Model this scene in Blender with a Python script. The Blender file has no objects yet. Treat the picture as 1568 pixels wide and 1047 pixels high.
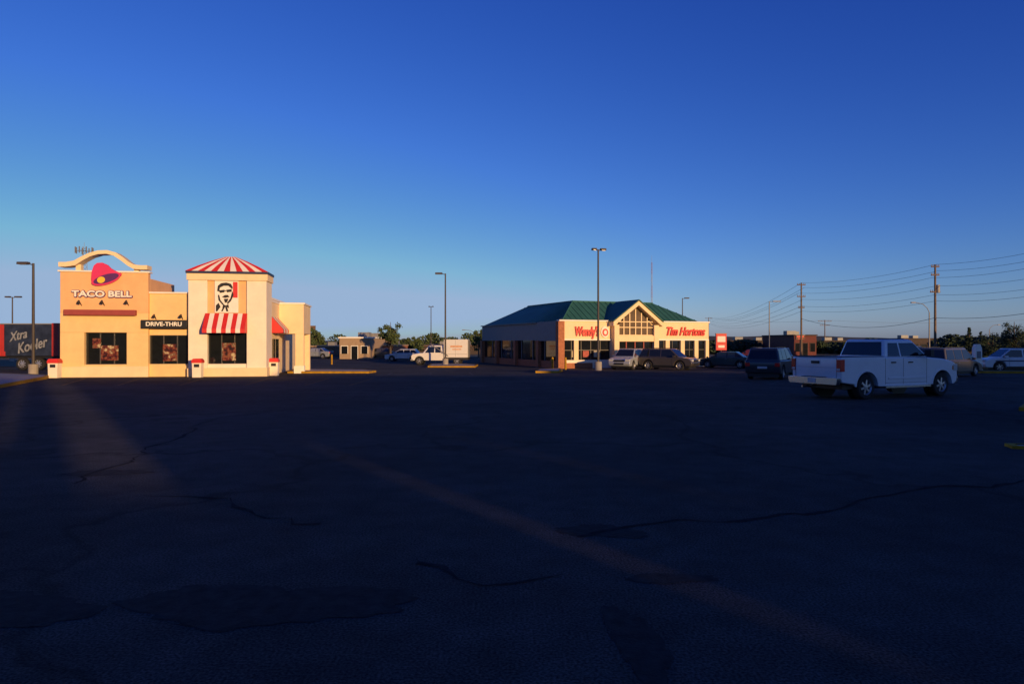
import bpy, bmesh, math, random
from mathutils import Vector, Matrix
random.seed(7)
scene = bpy.context.scene
R = math.radians
CH = 1.8            # eye height (m)
K = 1045.33
def g(y):           # gentle fall of the lot away from the mall
    return -0.5*min(max((y-18)/40.0,0),1)
def WX(px, y): return (px-784)*y/K
def WZ(py, y): return CH+(523.5-py)*y/K

# ------------------------------------------------------------ materials
MATS = {}
def mat(name, col, rough=0.7, var=0.12, scale=3.0, metal=0.0, bump=0.0, bscale=40.0, spec=0.5, coat=0.0, emis=None):
    if name in MATS: return MATS[name]
    m = bpy.data.materials.new(name); m.use_nodes = True
    nt = m.node_tree; b = nt.nodes['Principled BSDF']
    b.inputs['Roughness'].default_value = rough
    b.inputs['Metallic'].default_value = metal
    b.inputs['Specular IOR Level'].default_value = spec
    b.inputs['Coat Weight'].default_value = coat
    tc = nt.nodes.new('ShaderNodeTexCoord')
    n = nt.nodes.new('ShaderNodeTexNoise'); n.inputs['Scale'].default_value = scale
    n.inputs['Detail'].default_value = 6; n.inputs['Roughness'].default_value = 0.65
    nt.links.new(tc.outputs['Object'], n.inputs['Vector'])
    r = nt.nodes.new('ShaderNodeValToRGB')
    r.color_ramp.elements[0].position = 0.3; r.color_ramp.elements[1].position = 0.7
    r.color_ramp.elements[0].color = tuple(c*(1-var) for c in col)+(1,)
    r.color_ramp.elements[1].color = tuple(min(1,c*(1+var)) for c in col)+(1,)
    nt.links.new(n.outputs['Fac'], r.inputs['Fac'])
    nt.links.new(r.outputs['Color'], b.inputs['Base Color'])
    if bump > 0:
        n2 = nt.nodes.new('ShaderNodeTexNoise'); n2.inputs['Scale'].default_value = bscale
        n2.inputs['Detail'].default_value = 4
        nt.links.new(tc.outputs['Object'], n2.inputs['Vector'])
        bp = nt.nodes.new('ShaderNodeBump'); bp.inputs['Strength'].default_value = bump
        bp.inputs['Distance'].default_value = 0.02
        nt.links.new(n2.outputs['Fac'], bp.inputs['Height'])
        nt.links.new(bp.outputs['Normal'], b.inputs['Normal'])
    MATS[name] = m
    return m

peach = mat('stucco_peach',(0.78,0.44,0.20),0.85,0.08,1.2,bump=0.3)
yell  = mat('stucco_yellow',(0.80,0.54,0.24),0.85,0.08,1.2,bump=0.3)
cream = mat('stucco_cream',(0.82,0.63,0.37),0.85,0.07,1.2,bump=0.3)
white = mat('stucco_white',(0.82,0.72,0.56),0.85,0.07,1.2,bump=0.2)
trimw = mat('trim_white',(0.8,0.76,0.66),0.6,0.04)
dred  = mat('band_dark_red',(0.30,0.05,0.04),0.6,0.1)
red   = mat('sign_red',(0.62,0.025,0.02),0.5,0.06)
stripew = mat('stripe_white',(0.8,0.74,0.64),0.6,0.05)
navy  = mat('navy_trim',(0.015,0.025,0.08),0.5,0.1)
black = mat('black_paint',(0.012,0.012,0.013),0.5,0.1)
glass = mat('dark_glass',(0.010,0.012,0.014),0.06,0.2,spec=0.5)
glassw= mat('gable_glass_reflection',(0.13,0.09,0.05),0.15,0.3,1.0,spec=0.5)  # warm tint puts golden reflected light into the glass colour
alum  = mat('window_frame',(0.10,0.09,0.08),0.45,0.1,metal=0.3)
steel = mat('pole_brown',(0.055,0.045,0.04),0.6,0.2)
galv  = mat('pole_galvanised',(0.22,0.22,0.22),0.6,0.15,metal=0.3)
conc  = mat('concrete',(0.30,0.27,0.24),0.9,0.15,2.0,bump=0.3)
kerby = mat('kerb_yellow_paint',(0.38,0.21,0.015),0.8,0.35,2.5,bump=0.3,spec=0.2)
magen = mat('sign_magenta',(0.65,0.03,0.12),0.5,0.05)
purp  = mat('sign_purple',(0.09,0.015,0.12),0.5,0.05)
syel  = mat('sign_yellow',(0.80,0.50,0.03),0.5,0.05)
brick = mat('brick_red',(0.36,0.13,0.06),0.85,0.25,6,bump=0.4)
greenr= mat('metal_roof_green',(0.03,0.125,0.085),0.6,0.15,1.0)
greyp = mat('panel_grey',(0.20,0.20,0.20),0.7,0.08)
tyre  = mat('tyre_rubber',(0.015,0.015,0.015),0.85,0.2)
rimm  = mat('alloy_rim',(0.45,0.45,0.47),0.35,0.05,metal=0.7)
chrome= mat('chrome',(0.55,0.56,0.58),0.25,0.03,metal=1.0)
cglass= mat('vehicle_glass',(0.010,0.013,0.016),0.05,0.1,spec=0.6)
tail  = mat('tail_light_red',(0.55,0.012,0.01),0.2,0.05,coat=0.5)
headl = mat('head_light',(0.5,0.5,0.48),0.15,0.05,coat=0.5)
plastic=mat('black_plastic',(0.02,0.02,0.021),0.65,0.1)
woodp = mat('utility_pole_wood',(0.15,0.10,0.065),0.9,0.3,4)
wirem = mat('wire',(0.03,0.03,0.03),0.6,0.1)
tan   = mat('wall_tan',(0.34,0.24,0.15),0.85,0.12)
brown = mat('wall_brown',(0.14,0.08,0.05),0.85,0.2)
brown_shaded= mat('wall_brown_shaded',(0.055,0.04,0.035),0.9,0.2)  # brown darkened to put shade into the distant walls and trim
bark  = mat('bark',(0.09,0.065,0.045),0.95,0.3,8)
plate = mat('plate',(0.45,0.47,0.5),0.5,0.1)

def paint(name,col,metal=0.25):
    return mat('car_paint_'+name,col,0.28,0.05,2.0,metal=metal,coat=0.5)

def leafmat(name,c0,c1):
    m=bpy.data.materials.new(name); m.use_nodes=True; nt=m.node_tree; b=nt.nodes['Principled BSDF']
    b.inputs['Roughness'].default_value=0.75
    gi=nt.nodes.new('ShaderNodeNewGeometry'); tc=nt.nodes.new('ShaderNodeTexCoord')
    n=nt.nodes.new('ShaderNodeTexNoise'); n.inputs['Scale'].default_value=0.9; n.inputs['Detail'].default_value=4
    nt.links.new(tc.outputs['Object'],n.inputs['Vector'])
    mx=nt.nodes.new('ShaderNodeMath'); mx.operation='MULTIPLY_ADD'; mx.inputs[1].default_value=0.45
    nt.links.new(gi.outputs['Random Per Island'],mx.inputs[0]); 
    ma=nt.nodes.new('ShaderNodeMath'); ma.operation='MULTIPLY'; ma.inputs[1].default_value=0.7
    nt.links.new(n.outputs['Fac'],ma.inputs[0]); nt.links.new(ma.outputs[0],mx.inputs[2])
    r=nt.nodes.new('ShaderNodeValToRGB'); r.color_ramp.elements[0].color=c0+(1,); r.color_ramp.elements[1].color=c1+(1,)
    r.color_ramp.elements[0].position=0.25; r.color_ramp.elements[1].position=0.8
    nt.links.new(mx.outputs[0],r.inputs['Fac']); nt.links.new(r.outputs['Color'],b.inputs['Base Color'])
    return m
leafA=leafmat('foliage_mid',(0.02,0.04,0.010),(0.07,0.10,0.025))
leafB=leafmat('foliage_dark',(0.010,0.024,0.008),(0.035,0.06,0.02))

def postermat(name,seed):
    m=bpy.data.materials.new(name); m.use_nodes=True; nt=m.node_tree; b=nt.nodes['Principled BSDF']
    b.inputs['Roughness'].default_value=0.3
    tc=nt.nodes.new('ShaderNodeTexCoord'); mp=nt.nodes.new('ShaderNodeMapping'); mp.inputs['Location'].default_value=(seed,seed*2.1,0)
    v=nt.nodes.new('ShaderNodeTexNoise'); v.inputs['Scale'].default_value=4.5; v.inputs['Detail'].default_value=5
    r=nt.nodes.new('ShaderNodeValToRGB'); cr=r.color_ramp
    cr.elements[0].position=0.35; cr.elements[0].color=(0.02,0.01,0.008,1)
    cr.elements[1].position=0.72; cr.elements[1].color=(0.5,0.40,0.2,1)
    for p,c in ((0.45,(0.12,0.02,0.015,1)),(0.52,(0.25,0.09,0.04,1)),(0.56,(0.06,0.03,0.02,1)),(0.62,(0.45,0.33,0.2,1))):
        e=cr.elements.new(p); e.color=c
    nt.links.new(tc.outputs['Object'],mp.inputs[0]); nt.links.new(mp.outputs[0],v.inputs['Vector'])
    nt.links.new(v.outputs['Fac'],r.inputs['Fac']); nt.links.new(r.outputs['Color'],b.inputs['Base Color'])
    return m
posters=[postermat('poster_print_%d'%i,i*3.7+1) for i in range(3)]

# ------------------------------------------------------------ mesh builder
class MB:
    def __init__(s): s.v=[]; s.f=[]; s.m=[]; s.mats=[]
    def mi(s,m):
        if m not in s.mats: s.mats.append(m)
        return s.mats.index(m)
    def add(s,vs,fs,m):
        o=len(s.v); s.v+= [tuple(v) for v in vs]; k=s.mi(m)
        for f in fs: s.f.append([i+o for i in f]); s.m.append(k)
    def box(s,x0,x1,y0,y1,z0,z1,m):
        if x0>x1:x0,x1=x1,x0
        if y0>y1:y0,y1=y1,y0
        if z0>z1:z0,z1=z1,z0
        s.add([(x0,y0,z0),(x1,y0,z0),(x1,y1,z0),(x0,y1,z0),(x0,y0,z1),(x1,y0,z1),(x1,y1,z1),(x0,y1,z1)],
              [(0,3,2,1),(4,5,6,7),(0,1,5,4),(1,2,6,5),(2,3,7,6),(3,0,4,7)],m)
    def poly(s,pts,m): s.add(pts,[list(range(len(pts)))],m)
    def ext_y(s,pts,y0,y1,m):   # pts in (x,z)
        n=len(pts); vs=[(p[0],y0,p[1]) for p in pts]+[(p[0],y1,p[1]) for p in pts]
        s.add(vs,[list(range(n)),list(range(2*n-1,n-1,-1))]+[[i,i+n,(i+1)%n+n,(i+1)%n] for i in range(n)],m)
    def ext_x(s,pts,x0,x1,m):   # pts in (y,z)
        n=len(pts); vs=[(x0,p[0],p[1]) for p in pts]+[(x1,p[0],p[1]) for p in pts]
        s.add(vs,[list(range(n)),list(range(2*n-1,n-1,-1))]+[[i,i+n,(i+1)%n+n,(i+1)%n] for i in range(n)],m)
    def cyl(s,p0,p1,r0,r1,m,n=10):
        p0=Vector(p0);p1=Vector(p1);d=(p1-p0).normalized()
        a=d.orthogonal().normalized();b=d.cross(a)
        vs=[p0+(a*math.cos(2*math.pi*i/n)+b*math.sin(2*math.pi*i/n))*r0 for i in range(n)]
        vs+=[p1+(a*math.cos(2*math.pi*i/n)+b*math.sin(2*math.pi*i/n))*r1 for i in range(n)]
        s.add(vs,[[i,(i+1)%n,(i+1)%n+n,i+n] for i in range(n)]+[list(range(n))[::-1],list(range(n,2*n))],m)
    def lathe_y(s,c,prof,m,n=24,close=False): # prof (r,y)
        k=len(prof); vs=[]
        for i in range(n):
            a=2*math.pi*i/n
            for r,y in prof: vs.append((c[0]+r*math.cos(a),c[1]+y,c[2]+r*math.sin(a)))
        fs=[]
        for i in range(n):
            j=(i+1)%n
            for q in range(k-1+(1 if close else 0)):
                q2=(q+1)%k
                fs.append([i*k+q,i*k+q2,j*k+q2,j*k+q])
        s.add(vs,fs,m)
    def build(s,name,parent=None,loc=(0,0,0),rot=0,bevel=0,seg=2,smooth=False,recalc=True):
        me=bpy.data.meshes.new(name); me.from_pydata(s.v,[],s.f)
        for m in s.mats: me.materials.append(m)
        for p,k in zip(me.polygons,s.m): p.material_index=k
        if recalc:
            bm=bmesh.new(); bm.from_mesh(me); bmesh.ops.recalc_face_normals(bm,faces=bm.faces); bm.to_mesh(me); bm.free()
        if smooth:
            for p in me.polygons: p.use_smooth=True
            try: me.set_sharp_from_angle(angle=R(35))
            except Exception: pass
        o=bpy.data.objects.new(name,me); bpy.context.collection.objects.link(o)
        o.location=loc; o.rotation_euler=(0,0,rot)
        if parent: o.parent=parent
        if bevel:
            b=o.modifiers.new('bevel','BEVEL'); b.width=bevel; b.segments=seg; b.limit_method='ANGLE'; b.angle_limit=R(35)
            for p in me.polygons: p.use_smooth=True
            try: me.set_sharp_from_angle(angle=R(60))
            except Exception: pass
            b.harden_normals=False
        return o
def empty(name,loc=(0,0,0),rot=0):
    e=bpy.data.objects.new(name,None); bpy.context.collection.objects.link(e)
    e.location=loc; e.rotation_euler=(0,0,rot); e.empty_display_size=0.3
    return e
def text(name,body,size,m,parent,loc,rot=(R(90),0,0),ext=0.03,shear=0,width=None,bold=0.0,fat=0.0,nf=8):
    c=bpy.data.curves.new(name,'FONT'); c.body=body; c.size=size; c.extrude=ext; c.shear=shear; c.offset=bold
    c.align_x='CENTER'; c.align_y='CENTER'
    t=bpy.data.objects.new(name+'_t',c); bpy.context.collection.objects.link(t)
    bpy.context.view_layer.update()
    dg=bpy.context.evaluated_depsgraph_get()
    me=bpy.data.meshes.new_from_object(t.evaluated_get(dg)); bpy.data.objects.remove(t)
    sx=1
    if width:
        xs=[v.co.x for v in me.vertices]; sx=width/(max(xs)-min(xs))
    vs=[v.co.copy() for v in me.vertices]; fs=[list(p.vertices) for p in me.polygons]
    V=[];F=[]
    offs=[(0,0)] if not fat else [(fat*math.cos(a*2*math.pi/nf),fat*math.sin(a*2*math.pi/nf)) for a in range(nf)]+[(0,0)]
    for k,(ox,oy) in enumerate(offs):
        b0=len(V)
        V+=[(v.x*sx+ox,v.y+oy,v.z+k*.0015) for v in vs]; F+=[[i+b0 for i in f] for f in fs]
    m2=bpy.data.meshes.new(name); m2.from_pydata(V,[],F); m2.materials.append(m)
    o=bpy.data.objects.new(name,m2); bpy.context.collection.objects.link(o)
    o.parent=parent; o.location=loc; o.rotation_euler=rot
    return o

# ------------------------------------------------------------ ground
def asphalt_material():
    m=bpy.data.materials.new('asphalt'); m.use_nodes=True; nt=m.node_tree; b=nt.nodes['Principled BSDF']
    N=nt.nodes.new; L=nt.links.new
    b.inputs['Roughness'].default_value=0.95; b.inputs['Specular IOR Level'].default_value=0.12
    tc=N('ShaderNodeTexCoord')
    big=N('ShaderNodeTexNoise'); big.inputs['Scale'].default_value=0.22; big.inputs['Detail'].default_value=8; big.inputs['Roughness'].default_value=0.62
    mid=N('ShaderNodeTexNoise'); mid.inputs['Scale'].default_value=2.2; mid.inputs['Detail'].default_value=7; mid.inputs['Roughness'].default_value=.65
    fine=N('ShaderNodeTexNoise'); fine.inputs['Scale'].default_value=55; fine.inputs['Detail'].default_value=3
    for n in (big,mid,fine): L(tc.outputs['Object'],n.inputs['Vector'])
    r1=N('ShaderNodeValToRGB'); r1.color_ramp.elements[0].position=0.36; r1.color_ramp.elements[1].position=0.66
    r1.color_ramp.elements[0].color=(0.032,0.032,0.033,1); r1.color_ramp.elements[1].color=(0.066,0.064,0.062,1)
    L(big.outputs['Fac'],r1.inputs['Fac'])
    r2=N('ShaderNodeMapRange'); r2.inputs['From Min'].default_value=0.3; r2.inputs['From Max'].default_value=0.7
    r2.inputs['To Min'].default_value=0.72; r2.inputs['To Max'].default_value=1.28
    L(mid.outputs['Fac'],r2.inputs['Value'])
    r3=N('ShaderNodeMapRange'); r3.inputs['From Min'].default_value=0.35; r3.inputs['From Max'].default_value=0.7
    r3.inputs['To Min'].default_value=0.4; r3.inputs['To Max'].default_value=1.9
    L(fine.outputs['Fac'],r3.inputs['Value'])
    mu=N('ShaderNodeMath'); mu.operation='MULTIPLY'; L(r2.outputs[0],mu.inputs[0]); L(r3.outputs[0],mu.inputs[1])
    dn=N('ShaderNodeTexNoise'); dn.inputs['Scale'].default_value=0.5; dn.inputs['Detail'].default_value=6
    L(tc.outputs['Object'],dn.inputs['Vector'])
    sc=N('ShaderNodeVectorMath'); sc.operation='MULTIPLY_ADD'; sc.inputs[1].default_value=(5,5,5)
    L(dn.outputs['Color'],sc.inputs[0]); L(tc.outputs['Object'],sc.inputs[2]); 
    vo=N('ShaderNodeTexVoronoi'); vo.feature='DISTANCE_TO_EDGE'; vo.inputs['Scale'].default_value=0.13
    L(sc.outputs[0],vo.inputs['Vector'])
    cr=N('ShaderNodeMapRange'); cr.interpolation_type='SMOOTHSTEP'
    cr.inputs['From Min'].default_value=0.0; cr.inputs['From Max'].default_value=0.025
    cr.inputs['To Min'].default_value=0.62; cr.inputs['To Max'].default_value=1.0
    L(vo.outputs['Distance'],cr.inputs['Value'])
    mu2=N('ShaderNodeMath'); mu2.operation='MULTIPLY'; L(mu.outputs[0],mu2.inputs[0]); L(cr.outputs[0],mu2.inputs[1])
    vm=N('ShaderNodeVectorMath'); vm.operation='SCALE'; L(r1.outputs['Color'],vm.inputs[0]); L(mu2.outputs[0],vm.inputs['Scale'])
    L(vm.outputs[0],b.inputs['Base Color'])
    bp=N('ShaderNodeBump'); bp.inputs['Strength'].default_value=0.9; bp.inputs['Distance'].default_value=0.02
    L(fine.outputs['Fac'],bp.inputs['Height']); L(bp.outputs['Normal'],b.inputs['Normal'])
    return m
asph=asphalt_material()
mb=MB()
ys=[-400,-60,18,58,200,600,3000]; xs=[-3000,-300,-80,0,80,300,3000]
vs=[(x,y,g(y)) for y in ys for x in xs]; n=len(xs)
mb.add(vs,[(j*n+i,j*n+i+1,(j+1)*n+i+1,(j+1)*n+i) for j in range(len(ys)-1) for i in range(n-1)],asph)
mb.build('asphalt_ground',recalc=False)

patchm=mat('asphalt_patch',(0.034,0.034,0.035),0.95,0.4,9,bump=0.8,bscale=55,spec=0.08)
sealm=mat('crack_sealant',(0.030,0.030,0.031),1.0,0.5,7,spec=0.02)
whitel=mat('faded_white_line',(0.085,0.082,0.08),0.9,0.4,5,spec=0.1)
yellowl=mat('faded_yellow_line',(0.15,0.10,0.035),0.9,0.5,4,spec=0.1)

def ribbon(mb,pts,w,m,dz=0.006,jit=0.0):
    L=[];Rr=[]
    for i,p in enumerate(pts):
        a=pts[max(i-1,0)];b=pts[min(i+1,len(pts)-1)]
        d=Vector((b[0]-a[0],b[1]-a[1])).normalized(); nrm=Vector((-d.y,d.x))
        ww=w/2*(1+random.uniform(-jit,jit))
        x,y=p[0]+nrm.x*ww,p[1]+nrm.y*ww; L.append((x,y,g(y)+dz))
        x,y=p[0]-nrm.x*ww,p[1]-nrm.y*ww; Rr.append((x,y,g(y)+dz))
    n=len(pts)
    mb.add(L+Rr,[(n+i,n+i+1,i+1,i) for i in range(n-1)],m)
def wig(pts,step=0.2,amp=0.10):
    out=[]; ph=random.uniform(0,6)
    s=0
    for a,b in zip(pts[:-1],pts[1:]):
        d=math.hypot(b[0]-a[0],b[1]-a[1]); k=max(2,int(d/step))
        for i in range(k):
            t=i/k; s+=d/k
            w1=.14*math.sin(s*1.9+ph)+.08*math.sin(s*4.3+ph*2)+.04*math.sin(s*9.7+ph*3)
            out.append((a[0]+(b[0]-a[0])*t+w1*.6+random.uniform(-amp,amp)*.3,a[1]+(b[1]-a[1])*t+w1+random.uniform(-amp,amp)*.3))
    out.append(pts[-1]); return out
def G(px,py):
    y=CH*K/(py-523.5)
    for _ in range(8): y=(CH-g(y))*K/(py-523.5)
    return (WX(px,y),y)
mb=MB()
for line in ([(200,705),(250,680),(330,640),(440,628)],[(250,752),(330,768),(400,795),(490,802)],
             [(900,812),(1000,805),(1130,800),(1260,778),(1400,752),(1568,735)],[(120,740),(200,705)],
             [(640,860),(760,885),(860,880)]):
    ribbon(mb,wig([G(*p) for p in line]),0.04,sealm,0.006,0.8)
mb.build('crack_sealant',recalc=False)
mb=MB()
def blob(cx,cy,rx,ry,n=110,m=patchm,dz=0.004):
    ph=[random.uniform(0,6.28) for _ in range(6)]
    pts=[]
    for i in range(n):
        a=2*math.pi*i/n; r=1+0.16*math.sin(2*a+ph[0])+0.12*math.sin(3*a+ph[1])+0.07*math.sin(5*a+ph[2])+0.04*math.sin(9*a+ph[3])+.04*math.sin(17*a+ph[4])+random.uniform(-.03,.03)
        x=cx+rx*r*math.cos(a); y=cy+ry*r*math.sin(a); pts.append((x,y,g(y)+dz))
    mb.poly(pts,m)
blob(-1.7,4.7,0.85,0.42); blob(-3.7,4.6,0.8,0.42); blob(0.75,4.1,0.16,0.5); blob(0.85,6.5,0.4,0.22)
blob(-5.6,9.4,0.6,0.2); blob(1.2,5.2,.3,.12)
mb.build('asphalt_patch',recalc=False)
mb=MB()
for px in (120,205,300,400,492,560):
    a=G(px+12,579); b=G(px-25,590); ribbon(mb,[a,b],0.12,yellowl,0.004)
for i in range(6):
    x=9+i*2.9; ribbon(mb,[(x,31.5),(x+2.0,35.5)],0.09,whitel,0.004)
for i in range(14):
    x=-8+i*2.75; ribbon(mb,[(x,44),(x-.6,49)],0.10,whitel,0.004)
mb.build('parking_lines',recalc=False)

def island(name,pts,h=0.14,topm=None,w=0.16):
    mb=MB(); n=len(pts)
    c=Vector((sum(p[0] for p in pts)/n,sum(p[1] for p in pts)/n))
    o=[(p[0],p[1],g(p[1])+h) for p in pts]; ob=[(p[0],p[1],g(p[1])-0.1) for p in pts]
    inn=[]
    for p in pts:
        d=c-Vector(p); d=d*(min(w*1.6/max(d.length,0.01),0.45)); inn.append((p[0]+d.x,p[1]+d.y,g(p[1])+h))
    mb.add(o+ob,[[i,(i+1)%n,(i+1)%n+n,i+n] for i in range(n)],kerby)
    mb.add(o+inn,[[i,(i+1)%n,(i+1)%n+n,i+n] for i in range(n)],kerby)
    mb.poly([(p[0],p[1],p[2]-0.012) for p in inn],topm or conc)
    return mb.build(name,bevel=0)
island('kerb_island',[G(0,594),G(72,580),G(78,577),(-33,44),(-40,44),(-40,36)])
island('kerb_island',[G(440,571.5),G(500,571.5),G(565,571.5),G(576,570),G(560,568),G(450,567)])
island('kerb_island',[G(655,562.5),G(728,562.5),G(732,560),G(700,558),G(660,558.5)])
island('kerb_island',[G(820,571),G(856,571),G(862,568.5),G(858,566),G(826,567)])
island('kerb_island',[G(1550,687),G(1600,689),G(1600,683),G(1538,682.5)],h=.05)
island('kerb_island',[G(1560,629),G(1640,631),G(1640,622),G(1570,622)],h=.1)
island('kerb_island',[G(1478,571),G(1600,572),G(1600,566),G(1480,566)],topm=leafB)
grass=mat('dry_grass',(0.05,0.055,0.025),0.95,0.35,0.8,bump=0.8,bscale=8)
mb=MB()
for (x0,x1,y0,y1) in ((38,400,70,135),(-400,-44,62,300),(-44,-8,112,300),(-8,38,100,300),(38,400,140,300)):
    mb.poly([(x0,y0,g(y0)+.05),(x1,y0,g(y0)+.05),(x1,y1,g(y1)+.05),(x0,y1,g(y1)+.05)],grass)
mb.build('grass_verge',recalc=False)

# ------------------------------------------------------------ restaurant on the left
Y0=40.0; ROT=R(10)
ca,sa=math.cos(ROT),math.sin(ROT)
OX=WX(92,Y0)
def U(px,v=0.0):
    t=(px-784)/K
    return (t*(Y0+ca*v)-OX+sa*v)/(ca-sa*t)
def Z(px,py,v=0.0):
    return CH+(523.5-py)*(Y0+sa*U(px,v)+ca*v)/K
rest=empty('fast_food_restaurant',(OX,Y0,0),ROT)
B0=-0.7
mb=MB()
mb.box(0.25,11.3,0.55,17,B0,Z(250,452),cream)
mb.box(0.15,11.35,1.75,17.08,Z(250,452),Z(250,448.5),trimw)
mb.build('walls_body',rest)
mb=MB(); u0,u1=U(92),U(227); w0,w1=U(129),U(194); zt=Z(150,417); zm=Z(150,479); zw=Z(150,509); zs=Z(150,558)
mb.box(u0,u1,0,0.4,zm,zt,peach)
mb.box(u0,u1,-0.01,0.4,zw,zm,yell)
mb.box(u0,w0,-0.012,0.4,B0,zw-0.001,yell); mb.box(w1,u1,-0.012,0.4,B0,zw-0.001,yell)
mb.box(w0,w1,-0.02,0.4,B0,zs,yell)
mb.box(u0-.06,u1+.03,-0.10,0,B0,Z(150,561),cream)
mb.box(u0-.1,u1+.1,-0.1,0.45,zt,zt+0.10,trimw)
mb.box(u0+0.0,u0+0.3,0.4,5,B0,zt-.3,peach); mb.box(u1-.3,u1,0.4,5,B0,zt-.3,peach)
mb.build('walls_left',rest,bevel=0.015)
mb=MB()
top=[(93,402),(104,402),(116,400),(127,394),(140,388),(153,384.5),(167,384),(180,387.5),(190,394),(200,402),(208,406),(218,407),(228,407)]
bot=[(93,409),(104,409),(118,407),(129,400),(141,393.5),(153,390),(166,389.5),(177,392.5),(187,399),(198,407.5),(207,412.5),(218,413.5),(228,413.5)]
P=lambda a,v=0:(U(a[0],v),Z(a[0],a[1],v))
pts_t=[P(a) for a in top]; pts_b=[P(a) for a in bot]
for i in range(len(top)-1):
    q=[pts_b[i],pts_b[i+1],pts_t[i+1],pts_t[i]]
    vs=[(p[0],-0.3,p[1]) for p in q]+[(p[0],0.5,p[1]) for p in q]
    mb.add(vs,[(0,1,2,3),(7,6,5,4),(0,4,5,1),(3,2,6,7)]+([(0,3,7,4)] if i==0 else [])+([(1,5,6,2)] if i==len(top)-2 else []),cream)
mb.box(U(116),U(124),0.0,0.35,zt+.09,Z(120,405),cream); mb.box(U(205),U(212),0.0,0.35,zt+.09,Z(208,411),cream)
mb.build('roof_arch',rest)
mb=MB()
mb.box(U(101),U(210),-0.35,-0.011,Z(150,483),Z(150,474.5),dred)
mb.build('red_band',rest,bevel=0.02)
def wallwin(mb,u0,u1,z0,z1,v,nx,nz=1,gm=None):
    mb.box(u0,u1,v,v+0.04,z0,z1,gm or glass)
    f=0.05
    for i in range(nx+1):
        x=u0+(u1-u0)*i/nx; mb.box(max(u0,x-f/2),min(u1,x+f/2),v-0.05,v-0.002,z0,z1,alum)
    for i in range(nz+1):
        z=z0+(z1-z0)*i/nz; mb.box(u0,u1,v-0.045,v-0.003,max(z0,z-f/2),min(z1,z+f/2),alum)
mb=MB(); wallwin(mb,w0,w1,zs,zw,0.3,3)
mb.poly([(U(152),0.23,Z(160,552)),(U(179),0.23,Z(160,552)),(U(179),0.23,Z(160,529)),(U(152),0.23,Z(160,529))],posters[0])
mb.poly([(U(139),0.235,Z(140,533)),(U(152),0.235,Z(140,533)),(U(152),0.235,Z(140,518)),(U(139),0.235,Z(140,518))],posters[2])
mb.build('window_left',rest)
mb=MB(); m0,m1=U(227),U(290); zmt=Z(250,449); zmw=Z(255,513); 
mb.box(m0+.001,m1,0.25,0.54,zmw,zmt,yell)
mb.box(m0+.001,m1,0.2,0.54,B0,zs,yell)
mb.box(m0+.001,m1,0.12,0.56,zmt,zmt+0.09,trimw)
mb.build('walls_middle',rest)
mb=MB(); wallwin(mb,m0+.001,m1-.001,zs,zmw,0.35,3)
mb.poly([(U(247),0.28,Z(250,553)),(U(269),0.28,Z(250,553)),(U(269),0.28,Z(250,527)),(U(247),0.28,Z(250,527))],posters[1])
mb.build('window_middle',rest)
mb=MB(); mb.box(U(218),U(288),-0.25,-0.013,Z(250,503),Z(250,490),black); mb.build('lettered_canopy',rest,bevel=0.015)
text('canopy_lettering','DRIVE-THRU',0.34,trimw,rest,((U(224)+U(282))/2,-0.27,Z(250,496.5)),width=U(280)-U(226),ext=0.01,fat=.01)
text('sign_lettering_outline','TACO BELL',0.48,purp,rest,((U(110)+U(203))/2,-0.03,Z(156,450.8)),width=U(202)-U(111),ext=0.015,fat=.065,nf=12)
text('sign_lettering','TACO BELL',0.48,trimw,rest,((U(110)+U(203))/2,-0.08,Z(156,450.5)),width=U(202)-U(111),ext=0.015,fat=.02)
mb=MB()
bell=[(141,427),(142,416),(145,407),(150,403),(158,402.5),(166,406),(171,411),(178,415),(187,419),(186,423),(170,427),(150,434),(142,434)]
mb.ext_y([P(a) for a in bell],-0.14,-0.02,magen)
def ell(cx,cy,rx,ry,rot,n=28):
    o=[]
    for i in range(n):
        a=2*math.pi*i/n; x=rx*math.cos(a); y=ry*math.sin(a)
        o.append((cx+x*math.cos(rot)-y*math.sin(rot),cy+x*math.sin(rot)+y*math.cos(rot)))
    return o
mb.ext_y([P(a) for a in ell(164,427.5,23,8.5,-0.28)],-0.18,-0.141,magen)
mb.ext_y([P(a) for a in ell(164.5,427,20,6.3,-0.28)],-0.20,-0.181,purp)
mb.ext_y([P(a) for a in ell(157,429,6,4.8,-0.2)],-0.22,-0.201,syel)
mb.build('bell_emblem',rest)
mb=MB()
for px,py,vv in ((125,464,0),(160,464,0),(197,464,0),(237,485,0.25),(278,485,0.25)):
    u=U(px); z=Z(px,py)
    mb.cyl((u,vv,z-0.15),(u,vv-0.35,z+0.14),0.025,0.025,steel,8)
    mb.cyl((u,vv-0.35,z+0.14),(u,vv-0.46,z-0.02),0.04,0.10,steel,12)
mb.build('wall_lamps',rest)
mb=MB(); mb.box(U(278)+.3,U(290)+.3,1.2,2.4,Z(280,452),Z(280,443.5,1.2),steel)
mb.box(3,4.6,7,9,4.2,5.0,galv); mb.build('rooftop_unit',rest)
TD=1.7
mb=MB(); t0,t1=U(290),U(409); a0,a1=U(319),U(379); ztt=Z(350,430); zaw=Z(350,509)
mb.box(t0,a0,-0.25,TD,B0,ztt,white); mb.box(a1,t1,-0.25,TD,B0,ztt,white)
mb.box(a0,a1,-0.12,0.5,zaw,ztt,peach); mb.box(a0,a1,-0.14,0.5,B0,zs,white)
mb.box(a0,a1,0.501,TD-.05,B0,ztt,cream)
mb.box(t0-.05,t1+.05,-0.33,TD+.05,B0,Z(350,563),cream)
mb.box(t0-.08,t1+.08,-0.34,TD+.08,ztt,Z(350,420),cream)
mb.box(t0-.12,t1+.12,-0.40,TD+.14,Z(350,420),Z(350,416.5),navy)
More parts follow.
